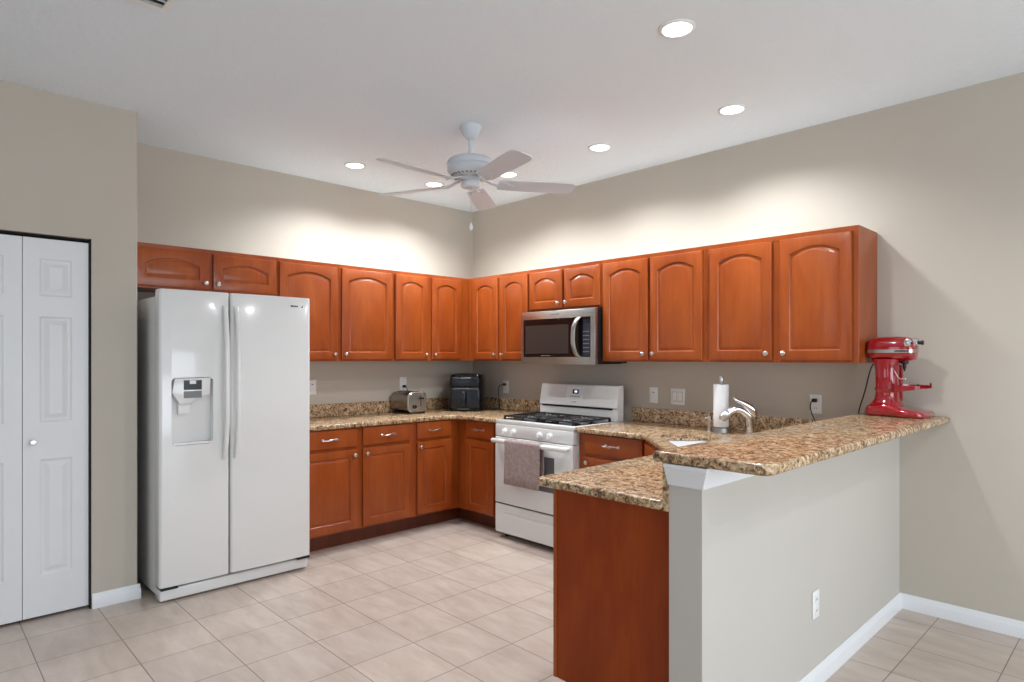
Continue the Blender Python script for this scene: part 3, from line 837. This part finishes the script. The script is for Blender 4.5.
obj('lever_slot', MB().box(0.1262, 0.1270, 0.028, 0.034, 0.06, 0.155), 'black_matte', te)
obj('lever', MB().box(0.127, 0.150, 0.014, 0.048, 0.125, 0.140, 0.004, 2), 'black_matte', te)
obj('browning_dial', MB().lathe([(0.017, 0.126), (0.017, 0.136), (0.013, 0.142), (0, 0.142)], 20, (0, -0.028, 0.062), 'X'), 'black_gloss', te)

af = thing('air_fryer', 'black air fryer standing in the worktop corner', 'air fryer', (0.315, -0.325, CT), math.radians(42))
af.scale = (1.15, 1.1, 1.13)
m = MB()
def rz(w_, d_, r, z, cy_=0): return [(a, b_+cy_, z) for a, b_ in rrect(-w_/2, w_/2, -d_/2, d_/2, r, 5)]
m.loft([rz(0.255, 0.275, 0.05, 0.0), rz(0.275, 0.295, 0.055, 0.012), rz(0.272, 0.290, 0.055, 0.15), rz(0.262, 0.275, 0.055, 0.265, 0.004), rz(0.245, 0.255, 0.05, 0.292, 0.006), rz(0.18, 0.19, 0.04, 0.300, 0.006)])
obj('fryer_body', m, 'black_gloss', af, angle=40)
obj('top_panel', MB().box(-0.11, 0.11, -0.148, -0.120, 0.195, 0.272, 0.010, 3).xform(Matrix.Translation((0, 0.002, 0))), 'charcoal_plastic', af)
obj('display_strip', MB().box(-0.035, 0.045, -0.1475, -0.145, 0.262, 0.270, 0.001, 1), 'plastic_grey', af)
dw = obj('basket_drawer', MB().box(-0.115, 0.115, -0.156, -0.12, 0.025, 0.186, 0.012, 3), 'charcoal_plastic', af)
obj('basket_handle', MB().box(-0.028, 0.010, -0.206, -0.154, 0.035, 0.165, 0.010, 3), 'charcoal_plastic', dw)
rb = MB()
for k in range(8): rb.box(0.022+k*0.011, 0.026+k*0.011, -0.1585, -0.155, 0.04, 0.165, 0.0008, 1)
obj('drawer_ribs', rb, 'black_gloss', dw)

# ---------------------------------------------------------------- outlets and switches (face -y locally)
def plate(kind, label, cat, loc, rot, name, holes=True, w_=0.072, h_=0.118):
    t_ = thing(name, label, cat, loc, rot)
    m = MB().box(-w_/2, w_/2, -0.006, -0.0005, -h_/2, h_/2, 0.002, 2)
    obj('cover_plate', m, 'plastic_white', t_)
    if kind == 'outlet':
        for dz in (-0.024, 0.024):
            s_ = obj('socket', MB().prism(rrect(-0.0165, 0.0165, dz-0.017, dz+0.017, 0.010), -0.0085, -0.0055).xform(Matrix(((1,0,0,0),(0,0,1,0),(0,1,0,0),(0,0,0,1)))), 'plastic_white', t_)
            sl = MB().box(-0.008, -0.0055, -0.0089, -0.0080, dz-0.006, dz+0.004).box(0.0055, 0.008, -0.0089, -0.0080, dz-0.006, dz+0.004)
            obj('slot', sl, 'charcoal_plastic', s_, smooth=False)
    elif kind == 'gfci':
        s_ = obj('socket', MB().box(-0.017, 0.017, -0.0088, -0.0055, -0.034, 0.034, 0.001, 1), 'plastic_white', t_)
        obj('slot', MB().box(-0.008, 0.008, -0.0093, -0.0086, 0.018, 0.024), 'charcoal_plastic', s_, smooth=False)
    else:
        n = 1 if kind == 'switch' else 2
        for i in range(n):
            cxx = (i-(n-1)/2)*0.046
            obj('rocker_gap_shade', MB().box(cxx-0.0185, cxx+0.0185, -0.0066, -0.0055, -0.0355, 0.0355), 'plastic_grey', t_, smooth=False)  # grey rim painting the shaded groove round the rocker
            obj('rocker', MB().box(cxx-0.0165, cxx+0.0165, -0.0095, -0.0055, -0.033, 0.033, 0.002, 1), 'plastic_white', t_)
    return t_
plate('gfci', 'white outlet on the left wall beside the refrigerator edge', 'outlet', (0.0, -1.70, 1.175), LROT, 'wall_outlet')
plate('outlet', 'white outlet on the left wall right above the toaster', 'outlet', (0.0, -0.825, 1.180), LROT, 'wall_outlet')
plate('outlet', 'white outlet between the air fryer and the range', 'outlet', (0.488, 0.0, 1.140), 0, 'wall_outlet')
plate('gfci', 'white narrow outlet on the right wall, just right of the range', 'outlet', (2.113, 0.0, 1.133), 0, 'wall_outlet')
plate('double', 'white double rocker switch left of the paper towel roll', 'switch', (2.319, 0.0, 1.130), 0, 'light_switch', w_=0.118)
plate('outlet', 'white outlet behind the bar with a black plug in its top socket', 'outlet', (3.288, 0.0, 1.128), 0, 'wall_outlet')
plate('outlet', 'white outlet low on the half wall under the bar', 'outlet', (KNX1, -1.244, 0.355), PI/2, 'wall_outlet')

def cord(parent, pts, inv, r=0.0035, plug=None):
    # Catmull-Rom through points given in world space
    P_ = [Vector(p) for p in pts]; out = []
    Q = [P_[0]] + P_ + [P_[-1]]
    for i in range(1, len(Q)-2):
        for k in range(8):
            t_ = k/8
            a, b_, c_, d_ = Q[i-1], Q[i], Q[i+1], Q[i+2]
            out.append(0.5*((2*b_)+(-a+c_)*t_+(2*a-5*b_+4*c_-d_)*t_*t_+(-a+3*b_-3*c_+d_)*t_**3))
    out.append(P_[-1])
    m = MB().tube(out, r, 8); m.xform(inv)
    o = obj('power_cord', m, 'black_matte', parent, angle=80)
    if plug:
        x, y, z = plug[0]; ax = plug[1]
        pm = MB()
        if ax == 'Y': pm.box(x-0.013, x+0.013, y-0.030, y-0.0, z-0.011, z+0.011, 0.005, 2)
        else: pm.box(x, x+0.030, y-0.013, y+0.013, z-0.011, z+0.011, 0.005, 2)
        pm.xform(inv); obj('plug', pm, 'black_matte', o)
    return o
def invm(t_):
    return (Matrix.Translation(t_.location) @ Matrix.Rotation(t_.rotation_euler.z, 4, 'Z') @ Matrix.Diagonal((*t_.scale, 1))).inverted()
cord(ta, [(0.034, -0.825, 1.156), (0.060, -0.820, 1.13), (0.045, -0.80, 1.04), (0.036, -0.84, 0.955), (0.048, -0.86, 0.95)], invm(ta), plug=((0.0095, -0.825, 1.156), 'X'))
cord(af, [(0.488, -0.036, 1.164), (0.455, -0.055, 1.150), (0.432, -0.050, 1.09), (0.438, -0.040, 0.99), (0.445, -0.07, 0.936), (0.40, -0.16, 0.936), (0.36, -0.22, 0.95)], invm(af), plug=((0.488, -0.0095, 1.164), 'Y'))

# ---------------------------------------------------------------- stand mixer (local +x forward)
mx = thing('stand_mixer', 'glossy red bowl-lift stand mixer without its bowl', 'mixer', (3.652, -0.165, 1.0990), math.radians(-3))
mx.scale = (0.87, 1.0, 1.03)
def sect(x, w_, z0, z1, r): return [(x, a, b_) for a, b_ in rrect(-w_/2, w_/2, z0, z1, r, 6)]
m = MB()   # base: wide at the tail, splitting into a low foot
m.loft([sect(-0.020, 0.13, 0.0, 0.030, 0.012), sect(0.0, 0.19, 0.0, 0.052, 0.02), sect(0.03, 0.22, 0.0, 0.066, 0.028), sect(0.12, 0.23, 0.0, 0.070, 0.03),
        sect(0.16, 0.24, 0.0, 0.056, 0.024), sect(0.20, 0.25, 0.0, 0.044, 0.019), sect(0.26, 0.25, 0.0, 0.038, 0.016), sect(0.30, 0.23, 0.0, 0.034, 0.014), sect(0.318, 0.19, 0.0, 0.022, 0.009)])
obj('mixer_base', m, 'red_enamel', mx, angle=60)
m = MB()
def oval(z, x0, x1, w_, n=28):
    out = []
    for i in range(n):
        a = 2*PI*i/n; c_, s_ = math.cos(a), math.sin(a)
        out.append(((x0+x1)/2 + (x1-x0)/2*math.copysign(abs(c_)**0.75, c_), w_/2*math.copysign(abs(s_)**0.75, s_), z))
    return out
m.loft([oval(0.045, -0.014, 0.185, 0.20), oval(0.068, 0.006, 0.168, 0.17), oval(0.090, 0.022, 0.156, 0.14), oval(0.13, 0.028, 0.154, 0.13), oval(0.136, 0.023, 0.157, 0.136),
        oval(0.146, 0.023, 0.157, 0.136), oval(0.152, 0.028, 0.154, 0.13), oval(0.24, 0.026, 0.150, 0.13), oval(0.27, 0.018, 0.154, 0.135), oval(0.300, 0.004, 0.170, 0.138)])
obj('mixer_column', m, 'red_enamel', mx, angle=60)
for s_ in (-1, 1):
    rib = MB().box(0.110, 0.163, s_*0.036-0.012, s_*0.036+0.012, 0.075, 0.27, 0.004, 2)
    obj('lift_track', rib, 'red_enamel', mx)
m = MB()
for s_ in (-1, 1):
    m.loft([[(x, s_*yo + dy, z + dz) for dy, dz in ((-0.009, -h_), (0.009, -h_), (0.009, h_), (-0.009, h_))] for x, yo, z, h_ in
            ((0.135, 0.050, 0.150, 0.022), (0.17, 0.085, 0.148, 0.018), (0.24, 0.105, 0.152, 0.012), (0.300, 0.100, 0.156, 0.008))])
m.box(0.13, 0.150, -0.055, 0.055, 0.128, 0.172, 0.005, 2)
ar = obj('bowl_support', m, 'red_enamel', mx, angle=40)
for s_ in (-1, 1): obj('support_pin', MB().lathe([(0.005, 0.158), (0.005, 0.172), (0.002, 0.176)], 10, (0.294, s_*0.100, 0)), 'charcoal_plastic', ar)
m = MB()   # motor head
m.loft([sect(-0.018, 0.07, 0.325, 0.385, 0.02), sect(-0.010, 0.115, 0.305, 0.402, 0.035), sect(0.012, 0.138, 0.294, 0.412, 0.045), sect(0.06, 0.142, 0.290, 0.418, 0.05), sect(0.15, 0.138, 0.290, 0.420, 0.05),
        sect(0.20, 0.130, 0.291, 0.417, 0.048), sect(0.228, 0.118, 0.293, 0.409, 0.044), sect(0.245, 0.095, 0.300, 0.392, 0.036), sect(0.250, 0.06, 0.315, 0.375, 0.024)])
hd = obj('motor_head', m, 'red_enamel', mx, angle=60)
m = MB()
def band(x, w_): return [(x, -w_/2, 0.334), (x, w_/2, 0.334), (x, w_/2, 0.351), (x, -w_/2, 0.351)]
m.loft([band(-0.016, 0.09), band(-0.008, 0.126), (band(0.012, 0.1415)), band(0.06, 0.1455), band(0.15, 0.1415), band(0.20, 0.1335), band(0.228, 0.1215), band(0.246, 0.098), band(0.2525, 0.062)])
bd = obj('trim_band', m, 'stainless', hd, angle=60)
lg = MB()
for k in range(9): lg.box(0.155+k*0.0085, 0.161+k*0.0085, -0.0712+max(0, k-4)*0.0011, -0.066, 0.338, 0.347)
obj('band_lettering', lg, 'charcoal_plastic', bd, smooth=False)
obj('attachment_hub', MB().lathe([(0.026, 0.222), (0.027, 0.250), (0.024, 0.262), (0.010, 0.266), (0, 0.266)], 24, (0, 0, 0.384), 'X'), 'chrome', hd)
obj('hub_knob', MB().tube([(0.236, -0.045, 0.384), (0.246, -0.066, 0.384)], 0.006, 10).lathe([(0.0001, 0.262), (0.009, 0.264), (0.009, 0.274), (0.012, 0.276), (0.012, 0.288), (0, 0.290)], 14, (0, 0, 0.386), 'X'), 'charcoal_plastic', hd)
obj('speed_knob', MB().lathe([(0.021, 0.052), (0.021, 0.066), (0.015, 0.070), (0, 0.070)], 20, (0.222, 0, 0.386), 'Y'), 'chrome', hd)
obj('beater_shaft', MB().lathe([(0.024, 0.291), (0.022, 0.278), (0.011, 0.272), (0.009, 0.252), (0.005, 0.246), (0.005, 0.236)], 18, (0.185, 0, 0)), 'charcoal_plastic', hd)
obj('lift_lever', MB().tube([(0.135, -0.060, 0.268), (0.150, -0.075, 0.250), (0.180, -0.082, 0.205), (0.190, -0.082, 0.198), (0.222, -0.080, 0.198)], 0.0035, 8), 'chrome', mx)
cord(mx, [(3.672, -0.185, 1.400), (3.645, -0.175, 1.345), (3.608, -0.140, 1.23), (3.570, -0.105, 1.13), (3.556, -0.095, 1.07), (3.530, -0.08, 0.99), (3.45, -0.070, 0.945), (3.34, -0.06, 0.98), (3.285, -0.065, 1.08), (3.278, -0.055, 1.14), (3.288, -0.036, 1.152)],
     invm(mx), plug=((3.288, -0.0095, 1.152), 'Y'))

# ---------------------------------------------------------------- ceiling fan
fan = thing('ceiling_fan', 'white five-blade ceiling fan with pull chain', 'ceiling fan', (1.785, -1.53, 0))
obj('canopy', MB().lathe([(0.068, CEIL-0.0005), (0.068, CEIL-0.014), (0.062, CEIL-0.022), (0.046, CEIL-0.062), (0.026, CEIL-0.080), (0.012, CEIL-0.084)], 32, (0, 0, 0)), 'fan_white', fan)
obj('downrod', MB().lathe([(0.0125, CEIL-0.08), (0.0125, 2.655)], 14), 'fan_white', fan)
mo = obj('motor_housing', MB().lathe([(0.020, 2.672), (0.06, 2.668), (0.118, 2.655), (0.142, 2.640), (0.150, 2.622), (0.150, 2.606), (0.142, 2.600), (0.147, 2.590), (0.147, 2.575), (0.128, 2.552), (0.096, 2.542), (0.07, 2.540)], 40), 'fan_white', fan, angle=35)
vt = MB()
for k in range(28):
    a = 2*PI*k/28
    b_ = MB().box(0.100, 0.126, -0.004, 0.004, 2.5435, 2.5475); b_.xform(Matrix.Rotation(a, 4, 'Z')); vt.merge(b_.bm)
obj('vent_slots', vt, 'plastic_grey', mo, smooth=False)
obj('switch_housing', MB().lathe([(0.060, 2.540), (0.062, 2.530), (0.050, 2.520), (0.046, 2.516), (0.056, 2.512), (0.060, 2.500), (0.060, 2.484), (0.052, 2.474), (0.030, 2.469), (0, 2.468)], 32), 'fan_white', fan, angle=35)
ch = obj('pull_chain', MB().tube([(0.040, -0.03, 2.476), (0.042, -0.032, 2.35), (0.042, -0.032, 2.245)], 0.0016, 6), 'brushed_nickel', fan)
obj('chain_pull', MB().lathe([(0.002, 2.248), (0.006, 2.238), (0.011, 2.222), (0.011, 2.212), (0.006, 2.202), (0, 2.199)], 14, (0.042, -0.032, 0)), 'plastic_white', ch)
BZ = 2.502; pitch = math.radians(-12)
for k in range(5):
    a = math.radians(273 + 72*k)
    m = MB()
    xs_ = [(0.175, 0.052), (0.19, 0.060), (0.30, 0.065), (0.45, 0.069), (0.60, 0.072), (0.645, 0.066), (0.665, 0.050), (0.670, 0.030)]
    outl = [(x, w_) for x, w_ in xs_] + [(x, -w_) for x, w_ in reversed(xs_)]
    m.prism(outl, -0.003, 0.003, 0.0012, 1)
    T = Matrix.Rotation(a, 4, 'Z') @ Matrix.Translation((0, 0, BZ)) @ Matrix.Rotation(pitch, 4, 'X')
    m.xform(T)
    bl = obj('fan_blade', m, 'fan_white', fan, angle=30)
    # blade iron: curved arm from hub plus a pierced three-lobed plate
    h_ = MB()
    h_.loft([[(x, y + w_*sy, z + 0.004*sz) for sy, sz in ((-1, -1), (1, -1), (1, 1), (-1, 1))] for x, y, w_, z in
             ((0.065, 0, 0.018, 2.532), (0.10, 0, 0.015, 2.522), (0.135, 0, 0.013, 2.508), (0.165, 0, 0.016, 2.498), (0.18, 0, 0.026, 2.495))])
    h_.xform(Matrix.Rotation(a, 4, 'Z'))
    pl = MB().prism([(0.172, -0.026), (0.20, -0.046), (0.225, -0.040), (0.245, -0.020), (0.272, -0.016), (0.282, 0), (0.272, 0.016), (0.245, 0.020), (0.225, 0.040), (0.20, 0.046), (0.172, 0.026)], -0.008, -0.0032, 0.001, 1)
    pl.xform(T); h_.merge(pl.bm)
    obj('blade_bracket', h_, 'fan_white', bl, angle=30)

# ---------------------------------------------------------------- recessed lights
def downlight(label, x, y):
    t_ = thing('recessed_light', label, 'ceiling light', (x, y, CEIL), 0)
    m = MB()
    rings = []
    for r, z in ((0.078, -0.0003), (0.079, -0.004), (0.074, -0.008), (0.064, -0.008), (0.062, -0.003), (0.062, -0.0003)):
        rings.append([(r*math.cos(2*PI*i/36), r*math.sin(2*PI*i/36), z) for i in range(36)])
    m.loft(rings, caps=False)
    obj('trim_ring', m, 'plastic_white', t_, angle=50)
    obj('lamp_lens', MB().lathe([(0.0615, -0.0006), (0.0615, -0.005), (0.05, -0.0062), (0, -0.0066)], 32), 'lamp_lens', t_, angle=60)
    ld = bpy.data.lights.new('downlight', 'SPOT'); ld.energy = DOWNLIGHT_W * (2.2 if x > 4.5 else 3.4); ld.color = (0.93, 0.96, 1.0)
    ld.spot_size = math.radians(148); ld.spot_blend = 0.6; ld.shadow_soft_size = 0.055
    lo = bpy.data.objects.new('downlight', ld); C.objects.link(lo); lo.parent = t_; lo.location = (0, 0, -0.022)
    return t_
for lb, x, y in (('round recessed ceiling light nearest the camera, top of the picture', 3.311, -1.637),
                 ('round recessed ceiling light above the right wall cabinets', 3.047, -0.613),
                 ('round recessed ceiling light just right of the fan, over the range', 2.102, -0.639),
                 ('round recessed ceiling light showing between two right-hand fan blades', 1.203, -0.655),
                 ('round recessed ceiling light seen behind a left-hand fan blade', 0.568, -0.901),
                 ('round recessed ceiling light left of the fan, nearest the left wall', 0.576, -1.642),
                 ('recessed ceiling light of the dining side, right of the camera', 5.9, -2.9),
                 ('added unseen ceiling light of the dining side, in line with the bar end', 5.5, -1.25)):  # last one is an unseen light added to brighten the far right wall
    downlight(lb, x, y)

# ceiling vent at the top edge and smoke detector edge
cv = thing('ceiling_vent', 'white slatted air vent in the ceiling at upper left', 'vent', (2.10, -3.41, CEIL), 0)
obj('vent_frame', MB().box(-0.19, -0.165, -0.12, 0.12, -0.010, -0.0003, 0.003, 1).box(0.165, 0.19, -0.12, 0.12, -0.010, -0.0003, 0.003, 1).box(-0.165, 0.165, -0.12, -0.098, -0.010, -0.0003, 0.003, 1).box(-0.165, 0.165, 0.098, 0.12, -0.010, -0.0003, 0.003, 1), 'plastic_white', cv)
obj('vent_backing', MB().box(-0.165, 0.165, -0.098, 0.098, -0.0015, -0.0003), 'black_matte', cv, smooth=False)
for k in range(8):
    s_ = MB().box(-0.0009, 0.0009, -0.097, 0.097, -0.009, 0.009); s_.xform(Matrix.Translation((-0.14+k*0.04, 0, -0.009)) @ Matrix.Rotation(math.radians(-40), 4, 'Y'))
    obj('vent_slat', s_, 'plastic_white', cv, smooth=False)
